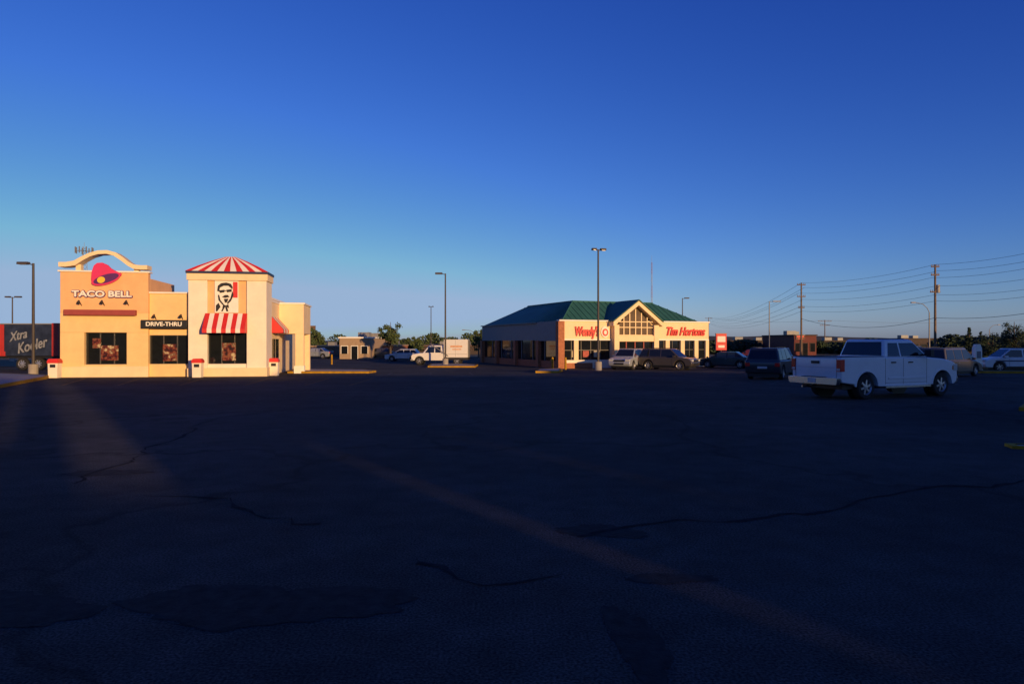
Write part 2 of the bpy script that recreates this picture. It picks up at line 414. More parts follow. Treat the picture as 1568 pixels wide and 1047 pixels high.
mb.build('tower_walls',rest,bevel=0.015)
mb=MB()
cx=(t0+t1)/2; hy=(TD+.14+.42)/2; cy=TD+.14-hy; hx=(t1-t0)/2+.14; ze=Z(350,416.5); zp=Z(350,393.5,.7)
levels=[(1.0,0),(0.74,0.34),(0.44,0.68),(0.12,1.0)]
NS=13
for side in range(4):
    ns=NS if side%2==0 else 5
    for k in range(ns):
        s0=-1+2*k/ns; s1=-1+2*(k+1)/ns
        for (f0,h0),(f1,h1) in zip(levels[:-1],levels[1:]):
            def pt(s,f,h):
                if side==0: return (cx+s*hx*f,cy-hy*f,ze+(zp-ze)*h)
                if side==1: return (cx+hx*f,cy+s*hy*f,ze+(zp-ze)*h)
                if side==2: return (cx-s*hx*f,cy+hy*f,ze+(zp-ze)*h)
                return (cx-hx*f,cy-s*hy*f,ze+(zp-ze)*h)
            mb.poly([pt(s0,f0,h0),pt(s1,f0,h0),pt(s1,f1,h1),pt(s0,f1,h1)],red if k%2==0 else stripew)
f=levels[-1][0]
mb.poly([(cx-hx*f,cy-hy*f,zp),(cx+hx*f,cy-hy*f,zp),(cx+hx*f,cy+hy*f,zp),(cx-hx*f,cy+hy*f,zp)],red)
mb.build('striped_roof',rest,recalc=False)
def awning(mb,x0,x1,v0,dep,z0,z1,zv,n,side=False):
    for k in range(n):
        a=x0+(x1-x0)*k/n; b=x0+(x1-x0)*(k+1)/n; m=red if k%2==0 else stripew
        if not side:
            mb.poly([(a,v0-dep,z0),(b,v0-dep,z0),(b,v0,z1),(a,v0,z1)],m); mb.poly([(a,v0-dep,zv),(b,v0-dep,zv),(b,v0-dep,z0),(a,v0-dep,z0)],m)
        else:
            mb.poly([(v0+dep,a,z0),(v0+dep,b,z0),(v0,b,z1),(v0,a,z1)],m); mb.poly([(v0+dep,a,zv),(v0+dep,b,zv),(v0+dep,b,z0),(v0+dep,a,z0)],m)
    if not side:
        for x in (x0,x1): mb.poly([(x,v0-dep,zv),(x,v0-dep,z0),(x,v0,z1),(x,v0,zv)],red)
    else:
        for x in (x0,x1): mb.poly([(v0+dep,x,zv),(v0+dep,x,z0),(v0,x,z1),(v0,x,zv)],red)
sw_=t1-.06
mb=MB(); awning(mb,U(316),U(380),-0.255,0.75,Z(350,504),Z(350,480),Z(350,510),9)
awning(mb,TD+.2,TD+2.8,sw_+.003,0.7,Z(410,503),Z(410,483),Z(410,509),5,True)
mb.build('striped_awnings',rest,recalc=False)
mb=MB(); wallwin(mb,a0,a1,zs,zaw,0.1,3)
mb.poly([(U(340),0.03,Z(350,552)),(U(361),0.03,Z(350,552)),(U(361),0.03,Z(350,525)),(U(340),0.03,Z(350,525))],posters[2])
mb.box(sw_-.02,sw_+.03,TD+.5,TD+1.5,B0+.45,2.0,glass); mb.box(sw_-.02,sw_+.03,TD+1.8,TD+2.9,0.7,2.0,glass)
mb.build('window_tower',rest)
mb=MB()
def rect(mb,px0,py0,px1,py1,v0,v1,m): mb.box(U(px0),U(px1),v0,v1,Z(348,py1),Z(348,py0),m)
rect(mb,330,430.5,366,479,-0.20,-0.121,stripew)
rect(mb,358,432,365,456,-0.215,-0.201,red)
def pp(pts,m,v=-0.222): mb.ext_y([(U(a),Z(348,b)) for a,b in pts],v,-0.201,m)
pp([(334,446),(335,438),(340,434),(348,433),(355,435),(357.5,440),(357,443),(351,438),(344,438),(338,441),(337,447)],black)
pp([(337,445),(345,444),(345,448),(338,449)],black); pp([(348,444),(356,443),(356,447),(349,448)],black)
pp([(345,445),(348,445),(348,446.2),(345,446.2)],black)
pp([(346,452),(341,455),(346,456.5),(353,455),(350,452)],black)
pp([(344,458),(351,457.5),(349,463),(346,464)],black)
pp([(357,446),(359,452),(355,461),(350,466),(349,464),(354,457)],black)
pp([(337,452),(339,460),(344,466),(342,467),(336,460),(335,452)],black)
pp([(343,466),(347,468),(351,466),(352,472),(347,469.5),(342,472)],black)
pp([(346,470),(349,470),(351,477),(348,477)],black); pp([(343,470),(346,470),(342,477),(340,477)],black)
pp([(332,468),(336,464),(339,470),(334,477),(332,477)],black)
mb.build('portrait_sign',rest)
mb=MB(); e0=11.35; e1=U(465,5); zwt=Z(440,466,5); zwb=Z(440,511,5)
mb.box(e0,e1,5,9,zwb,zwt,cream); mb.box(e0,e1+.08,4.92,9.08,zwt,zwt+.12,trimw)
mb.box(e0-.3,sw_,TD+.06,5.2,B0,zwt-.02,cream); mb.box(e0-.3,sw_+.05,TD+.06,4.91,zwt-.02,zwt+.1,trimw)
mb.box(U(452,5),e1,5,5.45,B0,zwb,cream); mb.box(U(452,5),e1,8.5,9,B0,zwb,cream)
mb.box(U(450,5),e1+.05,4.95,5.5,B0,Z(455,560,5),trimw)
mb.build('entry_porch',rest,bevel=0.015)

def bin_(px,y):
    x=WX(px,y); b=g(y); mb=MB(); 
    mb.ext_y([(-.24,0),(.24,0),(.26,.85),(-.26,.85)],-.25,.25,white)
    mb.ext_y([(-.29,.85),(.29,.85),(.29,.98),(.2,1.1),(-.2,1.1),(-.29,.98)],-.28,.28,red)
    mb.box(-.15,.15,-.255,-.251,.6,.78,black)
    mb.build('waste_bin',None,(x,y,b),R(8),bevel=0.02)
bin_(303,40.2); bin_(420,43.0); bin_(84,39.4)

# ------------------------------------------------------------ restaurant with green roof
RT2=R(23); c2,s2=math.cos(RT2),math.sin(RT2); QX,QY=WX(857,59),59
def S(px,v=0.0):
    t=(px-784)/K
    return (t*(QY+c2*v)-QX+s2*v)/(c2-s2*t)
def Z2(px,py,v=0.0): return CH+(523.5-py)*(QY+s2*S(px,v)+c2*v)/K
cafe=empty('green_roof_restaurant',(QX,QY,0),RT2)
W2=S(1085); D2=19.0; zc=Z2(900,492); zf=Z2(900,521); zsill=Z2(900,551); gb=-0.8
mb=MB()
mb.box(0,W2,0,.35,zf,zc,cream)
mb.box(-.08,W2+.08,-.1,.45,zc,zc+.12,trimw)
mb.box(0,W2,-.03,.35,gb,zsill,white)
mb.box(0,W2,-.05,.0,zf-.001,zf+.12,trimw)
for px in (860,882,938,955,1004,1022,1045,1066,1083):
    s=S(px); mb.box(max(0,s-.22),min(W2,s+.22),-.06,.35,zsill,zf-.002,cream)
mb.build('front_walls',cafe,bevel=0.01)
mb=MB()
wallwin(mb,0.25,W2-.2,zsill,zf-.003,0.2,16,2)
for k,c in enumerate(((0.45,0.36,0.22),(0.35,0.05,0.03),(0.4,0.34,0.25))):
    mm=mat('window_display_%d'%k,c,0.6,0.3,4)
    for j in range(3):
        x=1.1+k*1.1+j*4.6+0.15; mb.box(x,x+.6,0.12,0.148,zsill+.25,zsill+.8,mm)
mb.build('front_windows',cafe)
mb=MB(); mb.box(-.25,.35,-.25,.3,gb,zc-.02,brick)
mb.box(-.02,3.2,-.09,-.031,gb,zsill-.25,brick)
for v in (4.2,9.5,14.5,18.9): mb.box(-.22,.25,v-.25,v+.25,gb,zf,brick)
mb.build('brick_piers',cafe,bevel=0.01)
mb=MB()
mb.box(-.12,.3,.31,4.5,zf-.05,zc+.02,greyp); mb.box(-.05,.3,4.5,D2,zf,zc-.1,greyp)
mb.box(0.05,.3,.3,D2,gb,zsill-.1,brick)
mb.box(-.2,.3,4.4,D2+.1,zc-.1,zc,navy)
mb.box(.3,W2-.1,D2-.3,D2,gb,zc-.1,cream); mb.box(W2-.35,W2-.02,.36,D2,gb,zc-.1,cream)
mb.build('side_walls',cafe)
mb=MB()
for i in range(7):
    v0=0.5+i*2.6; mb.box(.12,.16,v0,v0+2.4,zsill-.1,zf,glass)
    mb.box(.06,.118,v0-.04,v0+.04,zsill-.1,zf,greyp)
mb.build('side_windows',cafe)
mb=MB()
zr0=zc-.05; zr1=5.62
ea=[(.4,.4),(W2-.3,.4),(W2-.3,D2),(.0,D2)]; tp=[(3.4,4.0),(W2-3.6,4.0),(W2-3.6,14.2),(3.4,14.2)]
for i in range(4):
    j=(i+1)%4
    mb.poly([(*ea[i],zr0),(*ea[j],zr0),(*tp[j],zr1),(*tp[i],zr1)],greenr)
mb.poly([(*p,zr1) for p in tp],greenr)
for i in range(1,26):
    x=.4+(W2-.7)*i/26
    if x<3.4: y1=.4+(x-.4)/3.0*3.6; z1=zr0+(x-.4)/3.0*(zr1-zr0)
    elif x>W2-3.6: k=(W2-.3-x)/3.3; y1=.4+k*3.6; z1=zr0+k*(zr1-zr0)
    else: y1=4.0; z1=zr1
    mb.cyl((x,.4,zr0+.02),(x,y1,z1+.02),.03,.03,greenr,5)
for i in range(1,30):
    y=.4+18.4*i/30
    if y<4.0: k=(y-.4)/3.6
    elif y>14.2: k=(D2-y)/4.8
    else: k=1
    mb.cyl((.3,y,zr0+.02),(.3+3.1*k,y,zr0+(zr1-zr0)*k+.02),.03,.03,greenr,5)
mb.cyl((3.4,4,zr1),(W2-3.6,4,zr1),.07,.07,greenr,6); mb.cyl((3.4,4,zr1),(3.4,14.2,zr1),.07,.07,greenr,6)
mb.cyl((.4,.4,zr0+.03),(3.4,4,zr1+.03),.06,.06,greenr,6)
mb.build('hip_roof',cafe,recalc=False)
mb=MB(); ga,gc,gd=S(941,-.6),S(976,-.6),S(1009,-.6); zg=Z2(976,461,-.6); zge=Z2(976,489,-.6)
th=.38
mb.ext_y([(ga-.25,zge-.25),(gc,zg),(gd+.25,zge-.25),(gd+.25,zge-.25-th),(gc,zg-th),(ga-.25,zge-.25-th)],-.85,3.0,cream)
mb.ext_y([(ga-.3,zge-.22),(gc,zg+.05),(gd+.3,zge-.22),(gd+.3,zge-.14),(gc,zg+.14),(ga-.3,zge-.14)],-.95,3.0,greenr)
zo=Z2(976,514,-.6)
mb.box(ga,ga+.5,-.6,.0,gb,zge-.5,cream); mb.box(gd-.5,gd,-.6,.0,gb,zge-.5,cream)
mb.box(ga+.5,gd-.5,-.55,.0,zf-.1,zo,cream)
mb.build('gable',cafe)
mb=MB()
gl=[(ga+.5,zo),(gd-.5,zo),(gd-.5,zge-.55),(gc,zg-th-.15),(ga+.5,zge-.55)]
mb.ext_y(gl,-.3,-.26,glassw)
for i in range(1,6):
    x=ga+.5+(gd-ga-1)*i/6; k=1-abs(x-gc)/((gd-ga)/2); ztop=min(zge-.55+k*(zg-zge)*.92,zg-.5)
    mb.box(x-.05,x+.05,-.37,-.302,zo,ztop,cream)
for z in (zo+.05,zo+.75,zo+1.25): 
    mb.box(ga+.5,gd-.5,-.39,-.303,z-.04,z+.04,cream)
mb.box(ga+.5,gd-.5,-.2,-.16,gb+.3,zf-.1,glass)
for i in range(5):
    x=ga+.5+(gd-ga-1)*i/4; mb.box(x-.05,x+.05,-.28,-.202,gb,zf-.1,dred)
mb.build('gable_window',cafe)
text('sign_script',"Wendy's",1.15,red,cafe,((S(881)+S(915))/2,-.08,Z2(898,508)),width=S(916)-S(880),ext=.03,fat=.035,shear=.15)
text('sign_script_right',"Tim Hortons",1.1,red,cafe,((S(1020)+S(1076))/2,-.08,Z2(1048,508)),width=S(1077)-S(1019),ext=.03,fat=.035,shear=.35)
mb=MB(); 
c=((S(926)),Z2(926,508))
mb.ext_y([(c[0]+.42*math.cos(a*.3142),c[1]+.5*math.sin(a*.3142)) for a in range(20)],-.09,-.001,stripew)
mb.ext_y([(c[0]+.30*math.cos(a*.3142),c[1]-.05+.33*math.sin(a*.3142)) for a in range(20)],-.11,-.091,red)
mb.ext_y([(c[0]+.15*math.cos(a*.3142),c[1]-.05+.19*math.sin(a*.3142)) for a in range(20)],-.13,-.111,stripew)
mb.build('round_emblem',cafe)

# ------------------------------------------------------------ low buildings in the distance
def shop(name,px0,px1,pyt,y,wm,depth=14,band=None,nwin=5,rot=0,trim=None):
    x0,x1=WX(px0,y),WX(px1,y); w=x1-x0; b=-.5; h=WZ(pyt,y)-b
    trim=trim or trimw
    e=empty(name,(x0,y,b),rot)
    mb=MB(); mb.box(0,w,0,depth,0,h,wm); mb.box(-.15,w+.15,-.15,depth+.15,h,h+.2,band or trim)
    mb.box(0,w,-.08,-.001,h*.68,h*.86,band or wm)
    mb.build('walls',e)
    mb=MB()
    for i in range(nwin):
        a=w*(i+.12)/nwin; c=w*(i+.86)/nwin; z0=0 if i==nwin//2 else .7
        mb.box(a,c,-.03,-.002,z0,h*.62,glass)
        mb.box(a,a+.08,-.06,-.031,z0,h*.62,trim); mb.box(c-.08,c,-.06,-.031,z0,h*.62,trim); mb.box(a,c,-.06,-.031,h*.62,h*.62+.1,trim)
    mb.build('windows',e)
    mb=MB(); mb.box(w*.3,w*.3+1.6,depth*.4,depth*.4+1.6,h+.2,h+.9,galv); mb.box(w*.7,w*.7+1.2,depth*.5,depth*.5+1.6,h+.2,h+.8,galv)
    mb.build('rooftop_units',e)
    return e
shop('tan_shop_building',520,566,518,92,tan,nwin=3)
shop('storefront_row_building',545,602,530,101,brick,nwin=6,trim=tan)
shop('storefront_row_building',420,512,531,112,brown,nwin=7,trim=tan)
shop('low_brown_building',1112,1205,522.5,135,brown_shaded,nwin=8,trim=brown_shaded)
shop('red_shop_building',1216,1250,514,112,mat('wall_maroon',(0.12,0.025,0.02),.8,.2),nwin=3,trim=brown_shaded)
shop('low_brown_building',1262,1325,522.5,150,brown_shaded,nwin=6,trim=brown_shaded)
shop('low_brown_building',1384,1445,519,150,brown_shaded,nwin=5,trim=brown_shaded)
shop('storefront_row_building',640,735,530,125,brown_shaded,nwin=8,trim=brown)
shop('storefront_row_building',-120,10,510,110,brown,nwin=8)

# ------------------------------------------------------------ poles, wires, towers
def lamp(px,pyt,y,heads=((-1,.9),),r=.09,m=steel,flat=True,rot=0):
    x=WX(px,y); b=g(y); h=WZ(pyt,y)-b
    mb=MB()
    mb.cyl((0,0,-.2),(0,0,.7),.28,.28,conc,16)
    mb.cyl((0,0,.7),(0,0,h-.05),r,r*.7,m,10)
    for s,l in heads:
        mb.cyl((0,0,h-.15),(s*l*.5,0,h-.06),.035,.035,m,8)
        x0,x1=sorted((s*l*.35,s*l*1.15))
        mb.ext_x([(-.18,h-.12),(.18,h-.12),(.14,h+.04),(-.14,h+.04)],x0,x1,m)
        mb.box(x0+.08,x1-.08,-.13,.13,h-.135,h-.121,headl)
    mb.build('parking_lot_lamp',None,(x,y,b),rot)
lamp(51,402,44,((-1,.85),),r=.1)
lamp(19,454,80,((-1,.7),(1,.9)))
lamp(682,418,66,((-1,.85),))
lamp(660,469,125,((-1,.4),(1,.4)))
lamp(916,381,54,((-1,.45),(1,.55)),rot=R(15))
lamp(1045,456,105,((1,.9),))
lamp(1178,461,112,((1,1.6),),r=.1,m=galv)
def cobra(px,pyt,y,dx):
    x=WX(px,y);b=g(y);h=WZ(pyt,y)-b; mb=MB()
    mb.cyl((0,0,0),(0,0,h*.82),.1,.07,galv,10)
    pts=[(0,h*.82),(dx*.15,h*.9),(dx*.45,h*.97),(dx,h)]
    for a,c in zip(pts[:-1],pts[1:]): mb.cyl((a[0],0,a[1]),(c[0],0,c[1]),.045,.045,galv,8)
    x0,x1=sorted((dx,dx*1.3)); mb.ext_x([(-.15,h-.1),(.15,h-.1),(.1,h+.06),(-.1,h+.06)],x0,x1,galv)
    mb.build('street_lamp',None,(x,y,b))
cobra(1423,463,92,-1.9); cobra(1515,497,150,1.8); cobra(727,505,140,-2)
def upole(px,pyt,y,arms,tr=True,r=.15):
    x=WX(px,y);b=g(y);h=WZ(pyt,y)-b; mb=MB()
    mb.cyl((0,0,0),(0,0,h),r,r*.65,woodp,10)
    for dz,l in arms:
        mb.box(-l/2,l/2,-.06,.06,h-dz-.06,h-dz+.06,woodp)
        for s in (-.46,-.25,.25,.46): mb.cyl((s*l,0,h-dz+.06),(s*l,0,h-dz+.25),.05,.04,galv,6)
    if tr: mb.cyl((.3,0,h-3.2),(.3,0,h-2.3),.22,.22,galv,12)
    mb.build('utility_pole',None,(x,y,b))
    return x,y,b+h
p1=upole(1227,433,99,((.3,1.2),(2.0,1.2),(3.6,.9)),False)
p2=upole(1432,405,77,((.25,.9),(1.2,.9),(3.1,1.1)))
p3=upole(1263,490,180,((.3,3.6),(1.4,2.6)),False)
p4=upole(1085,486,230,((.3,2.4),),False)
p5=upole(1640,372,66,((.3,2),),False)
mb=MB()
def wire(a,b,sag,r=.018,n=16):
    pts=[]
    for i in range(n+1):
        t=i/n; pts.append(Vector(a).lerp(Vector(b),t)-Vector((0,0,sag*4*t*(1-t))))
    for q,w in zip(pts[:-1],pts[1:]): mb.cyl(q,w,r,r,wirem,4)
for dz,o in ((0,0),(.7,.4),(1.5,-.4),(2.4,.2),(3.4,0),(4.1,.1)):
    a=(p1[0]+o,p1[1],p1[2]-dz); b=(p2[0]+o,p2[1],p2[2]-dz); c=(p5[0]+o,p5[1],p5[2]-dz*1.1); d=(p4[0]+o,p4[1],p4[2]-dz*.5)
    wire(a,b,.55); wire(b,c,.4); wire(a,d,2.0,.02)
wire((p1[0],p1[1],p1[2]-5.2),(p2[0],p2[1],p2[2]-6),1.2,.028); wire((p2[0],p2[1],p2[2]-6),(p5[0],p5[1],p5[2]-6),.5,.028)
wire((p3[0],p3[1],p3[2]),(p4[0],p4[1],p4[2]),1.0,.025); wire(p3,(WX(1700,170),170,9),1.5,.025)
mb.build('power_lines')
def lattice(name,px,pyt,y,w0,w1,bands,ant=False):
    x=WX(px,y);h=WZ(pyt,y)+.5; mb=MB(); n=bands
    rm=mat('mast_red',(0.30,0.14,0.13),0.6,0.1); wm=mat('mast_white',(0.32,0.32,0.34),0.6,0.1)
    def c(i,k):
        w=w0+(w1-w0)*k/n; a=2*math.pi*i/3+.4; return (w*math.cos(a),w*math.sin(a),h*k/n)
    for k in range(n):
        m=(rm if (k*7//n)%2==0 else wm) if not ant else galv
        rr=.05 if ant else .06
        for i in range(3):
            mb.cyl(c(i,k),c(i,k+1),rr,rr,m,5); mb.cyl(c(i,k),c((i+1)%3,k+1),rr*.6,rr*.6,m,4)
    if ant:
        for a in range(8):
            an=a*.785; r=1.7; px_,py_=r*math.cos(an),r*math.sin(an)
            mb.cyl((0,0,h-.9),(px_,py_,h-.9),.04,.04,galv,4); mb.box(px_-.09,px_+.09,py_-.08,py_+.08,h-1.5,h-.1,galv)
        mb.cyl((0,0,h),(0,0,h+1),.04,.03,galv,5)
    else: mb.cyl((0,0,h),(0,0,h+4),.08,.05,wm,5)
    mb.build(name,None,(x,y,-.5))
lattice('radio_mast',998,402,400,.6,.35,50)
lattice('cell_tower',129,378,150,.9,.45,26,True)

def polesign(name,px0,px1,pyt,pyb,y,m,m2=None,legs=1):
    x0,x1=WX(px0,y),WX(px1,y);zt,zb=WZ(pyt,y),WZ(pyb,y);w=x1-x0;b=g(y); mb=MB()
    mb.box(-w/2,w/2,-.15,.15,zb-b,zt-b,m)
    mb.box(-w/2-.05,w/2+.05,-.12,.12,zt-b,zt-b+.06,galv)
    if m2:
        mb.box(-w*.38,w*.38,-.165,-.151,zb-b+(zt-zb)*.5,zb-b+(zt-zb)*.85,m2); mb.box(-w*.3,w*.3,-.165,-.151,zb-b+(zt-zb)*.15,zb-b+(zt-zb)*.3,m2)
    for s in ([0] if legs==1 else [-.4,.4]): mb.cyl((s*w,0,0),(s*w,0,zb-b),.07,.07,steel,8)
    mb.build(name,None,((x0+x1)/2,y,b))
polesign('red_menu_sign',1096,1112,511,536,74,red,stripew)
polesign('pylon_sign',467,483,499,505,130,brown)
polesign('pylon_sign',426,449,509,516,120,trimw,navy,2)
polesign('pylon_sign',1218,1232,513,520,105,brown,red)
def post(px,pyt,y):
    b=g(y);x=WX(px,y);h=WZ(pyt,y)-b; mb=MB()
    mb.ext_y([(-.28,0),(.28,0),(.24,h*.85),(.12,h),(-.12,h),(-.24,h*.85)],-.2,.2,trimw); mb.box(-.15,.15,-.22,-.201,h*.5,h*.75,greyp)
    mb.build('drive_through_order_post',None,(x,y,b),0,bevel=.03)
post(1496,527,50)
def bollard(px,y,m=kerby):
    mb=MB(); mb.cyl((0,0,0),(0,0,.95),.09,.09,m,12); mb.cyl((0,0,.95),(0,0,1.02),.09,.04,m,12)
    mb.build('bollard',None,(WX(px,y),y,g(y)))
bollard(846,58); bollard(508,70); bollard(866,56.5); bollard(1083,61)

# ------------------------------------------------------------ vegetation
def tree(name,px,y,pyt,wpx,m=leafA,n=2200,trunk=.35,lsz=None,clumps=26,conifer=False):
    x=WX(px,y); b=-.5 if y>58 else g(y); h=WZ(pyt,y)-b; rw=wpx*y/K/2
    mb=MB(); ls=lsz or max(.12,y*.0018)
    mb.cyl((0,0,0),(0,0,h*.5),h*.03,h*.018,bark,8); mb.cyl((0,0,h*.5),(0,0,h*.92),h*.018,h*.005,bark,6)
    z0=h*trunk; ch=(h-z0)/2
    cl=[]
    for i in range(clumps):
        if conifer:
            t=random.random(); a=random.uniform(0,6.28); rr=rw*(1-t)*random.uniform(.3,1)
            p=Vector((rr*math.cos(a),rr*math.sin(a),z0+t*(h-z0)*.95)); cr=rw*.3*(1-t*.7)
        else:
            a=random.uniform(0,6.28); u=random.uniform(-.9,.9); q=random.uniform(.45,.88)
            s=math.sqrt(1-u*u)
            p=Vector((rw*q*s*math.cos(a),rw*q*s*math.sin(a),z0+ch+u*q*ch)); cr=min(rw,ch)*random.uniform(.2,.36)
        cl.append((p,cr)); 
        st=Vector((0,0,max(h*.25,p.z*random.uniform(.5,.75)))); mb.cyl(st,p,h*.009,h*.003,bark,5)
    vs=[];fs=[]
    for i in range(n):
        p,cr=random.choice(cl)
        d=Vector((random.gauss(0,1),random.gauss(0,1),random.gauss(0,.8))); d=d.normalized()*cr*random.uniform(.2,1.15)
        c=p+d
        a=Vector((random.gauss(0,1),random.gauss(0,1),random.gauss(0,1))).normalized()*ls*random.uniform(.5,1.1)
        bb=a.orthogonal().normalized()*ls*random.uniform(.3,.7)
        o=len(vs); vs+=[c-a,c+bb,c+a,c-bb]; fs.append((o,o+1,o+2,o+3))
    mb.add(vs,fs,m)
    mb.build(name,None,(x,y,b),0,recalc=False)
tree('deciduous_tree',598,88,488,40,leafA,2200,.3,clumps=24)
tree('deciduous_tree',470,118,498,44,leafA,1800,.2)
tree('deciduous_tree',486,125,503,26,leafA,1200,.2)
tree('deciduous_tree',634,120,514,34,leafA,1400,.1)
tree('deciduous_tree',733,100,501,24,leafA,1200,.2)
tree('deciduous_tree',1553,72,487,52,leafB,3000,.1,clumps=34)
tree('deciduous_tree',1520,80,505,50,leafB,2400,.05,clumps=30)
tree('deciduous_tree',1590,66,482,60,leafB,2600,.1,clumps=30)
tree('spruce_tree',1484,74,500,34,leafB,2000,.05,conifer=True,clumps=50)
tree('spruce_tree',1502,90,506,26,leafB,1400,.05,conifer=True,clumps=40)
def treeline(name,px0,px1,y,pyt,amp,m,n=5000,ls=.5):
    mb=MB(); vs=[];fs=[]; x0,x1=WX(px0,y),WX(px1,y)
    cl=[]
    k=int((x1-x0)/2.2)+6
    for i in range(k):
        x=random.uniform(x0,x1); hh=(WZ(pyt,y)+.5)*random.uniform(1-amp,1); cl.append((x,random.uniform(-3,3),hh,random.uniform(1.4,3.0)))
    for i in range(n):
        x,yy,hh,rw=random.choice(cl); t=random.random()**.7
        rr=rw*math.sqrt(max(0,1-(2*t-1)**2)*.9+.1)*random.uniform(.4,1); a=random.uniform(0,6.28)
        c=Vector((x+rr*math.cos(a),y+yy+rr*math.sin(a),hh*t-.5))
        d=Vector((random.gauss(0,1),random.gauss(0,1),random.gauss(0,1))).normalized()*ls*random.uniform(.4,1); bb=d.orthogonal().normalized()*ls*.5
        o=len(vs); vs+=[c-d,c+bb,c+d,c-bb]; fs.append((o,o+1,o+2,o+3))
    mb.add(vs,fs,m); mb.build(name,recalc=False)
treeline('distant_trees',400,760,170,508,.5,leafA,9000,.42)
treeline('distant_trees',1080,1480,128,517,.4,leafB,14000,.42)
treeline('distant_trees',1440,1640,110,512,.5,leafB,8000,.4)
treeline('distant_trees',-150,100,140,508,.5,leafB,5000,.45)
hillm=mat('hill_forest_haze',(0.035,0.045,0.05),0.95,0.3,0.01)  # bluish tone of distance haze put into the base colour
mb=MB(); vs=[];N_=160
for i in range(N_+1):
    px=-400+2400*i/N_; y=1500
    top=516.0-2.2*math.sin(px*.0065+1.0)-1.0*math.sin(px*.021)-.4*math.sin(px*.07)+(6 if px<700 else max(0,6*(1-(px-700)/400)) if px<1100 else 0)
    vs.append((WX(px,y),y,-1)); vs.append((WX(px,y),y+60,WZ(min(top,521.5),y+60)))
mb.add(vs,[(2*i,2*i+2,2*i+3,2*i+1) for i in range(N_)],hillm); mb.build('hills',recalc=False)

# ------------------------------------------------------------ vehicles
def wheel(mb,cx,side,cz,r,w,yo,spokes=6):
    yc=side*(yo-w/2)
    prof=[(r*.62,-w/2),(r*.9,-w/2),(r*.985,-w*.38),(r,-w*.2),(r,w*.2),(r*.985,w*.38),(r*.9,w/2),(r*.62,w/2)]
    mb.lathe_y((cx,yc,cz),prof,tyre,28)
    yf=side*w/2
    mb.lathe_y((cx,yc,cz),[(r*.64,yf*.98),(r*.60,yf*.86),(r*.56,yf*.5)],rimm,28)
    mb.lathe_y((cx,yc,cz),[(r*.60,yf*.45),(0.001,yf*.45)],black,20)
    mb.lathe_y((cx,yc,cz),[(r*.16,yf*.55),(r*.16,yf*.92),(0.001,yf*.95)],rimm,14)
    mb.lathe_y((cx,yc,cz),[(r*.62,-yf),(0.001,-yf)],black,16)
    for k in range(spokes):
        a=2*math.pi*k/spokes+.3; ca_,sa_=math.cos(a),math.sin(a); hw=r*.075
        def q(rr,t,y): return (cx+rr*ca_-t*sa_,yc+y,cz+rr*sa_+t*ca_)
        i_,o_=r*.12,r*.6
        vs=[q(i_,-hw*1.2,yf*.86),q(o_,-hw,yf*.8),q(o_,hw,yf*.8),q(i_,hw*1.2,yf*.86),q(i_,-hw*1.2,yf*.5),q(o_,-hw,yf*.5),q(o_,hw,yf*.5),q(i_,hw*1.2,yf*.5)]
        mb.add(vs,[(0,1,2,3),(0,4,5,1),(3,2,6,7),(1,5,6,2)],rimm)
def arc(cx,cz,r,zb,n=10,rev=False):
    a0=math.asin(max(-1,min(1,(zb-cz)/r)))
    pts=[]
    for i in range(n+1):
        a=a0+(math.pi-2*a0)*i/n; pts.append((cx+r*math.cos(a),cz+r*math.sin(a)))
    return pts
def greenhouse(mb,bx0,bx1,tx0,tx1,zb,zt,wb,wt,m):
    vs=[(bx0,-wb,zb),(bx1,-wb,zb),(bx1,wb,zb),(bx0,wb,zb),(tx0,-wt,zt),(tx1,-wt,zt),(tx1,wt,zt),(tx0,wt,zt)]
    mb.add(vs,[(0,3,2,1),(4,5,6,7),(0,1,5,4),(1,2,6,5),(2,3,7,6),(3,0,4,7)],m)
def sidewin(mb,polys,zb,zt,wb,wt,m,off=.012):
    for pl in polys:
        for s in (-1,1):
            mb.poly([(x,s*(wb+(wt-wb)*(z-zb)/(zt-zb)+off),z) for x,z in (pl if s<0 else pl[::-1])],m)
def endwin(mb,xb,xt,zb,zt,wb,wt,m,f=(.12,.9),sx=1,off=.012,inset=.08):
    z0=zb+(zt-zb)*f[0]; z1=zb+(zt-zb)*f[1]; X=lambda z: xb+(xt-xb)*(z-zb)/(zt-zb)+sx*off
    Wd=lambda z: wb+(wt-wb)*(z-zb)/(zt-zb)-inset
    mb.poly([(X(z0),-Wd(z0),z0),(X(z0),Wd(z0),z0),(X(z1),Wd(z1),z1),(X(z1),-Wd(z1),z1)],m)
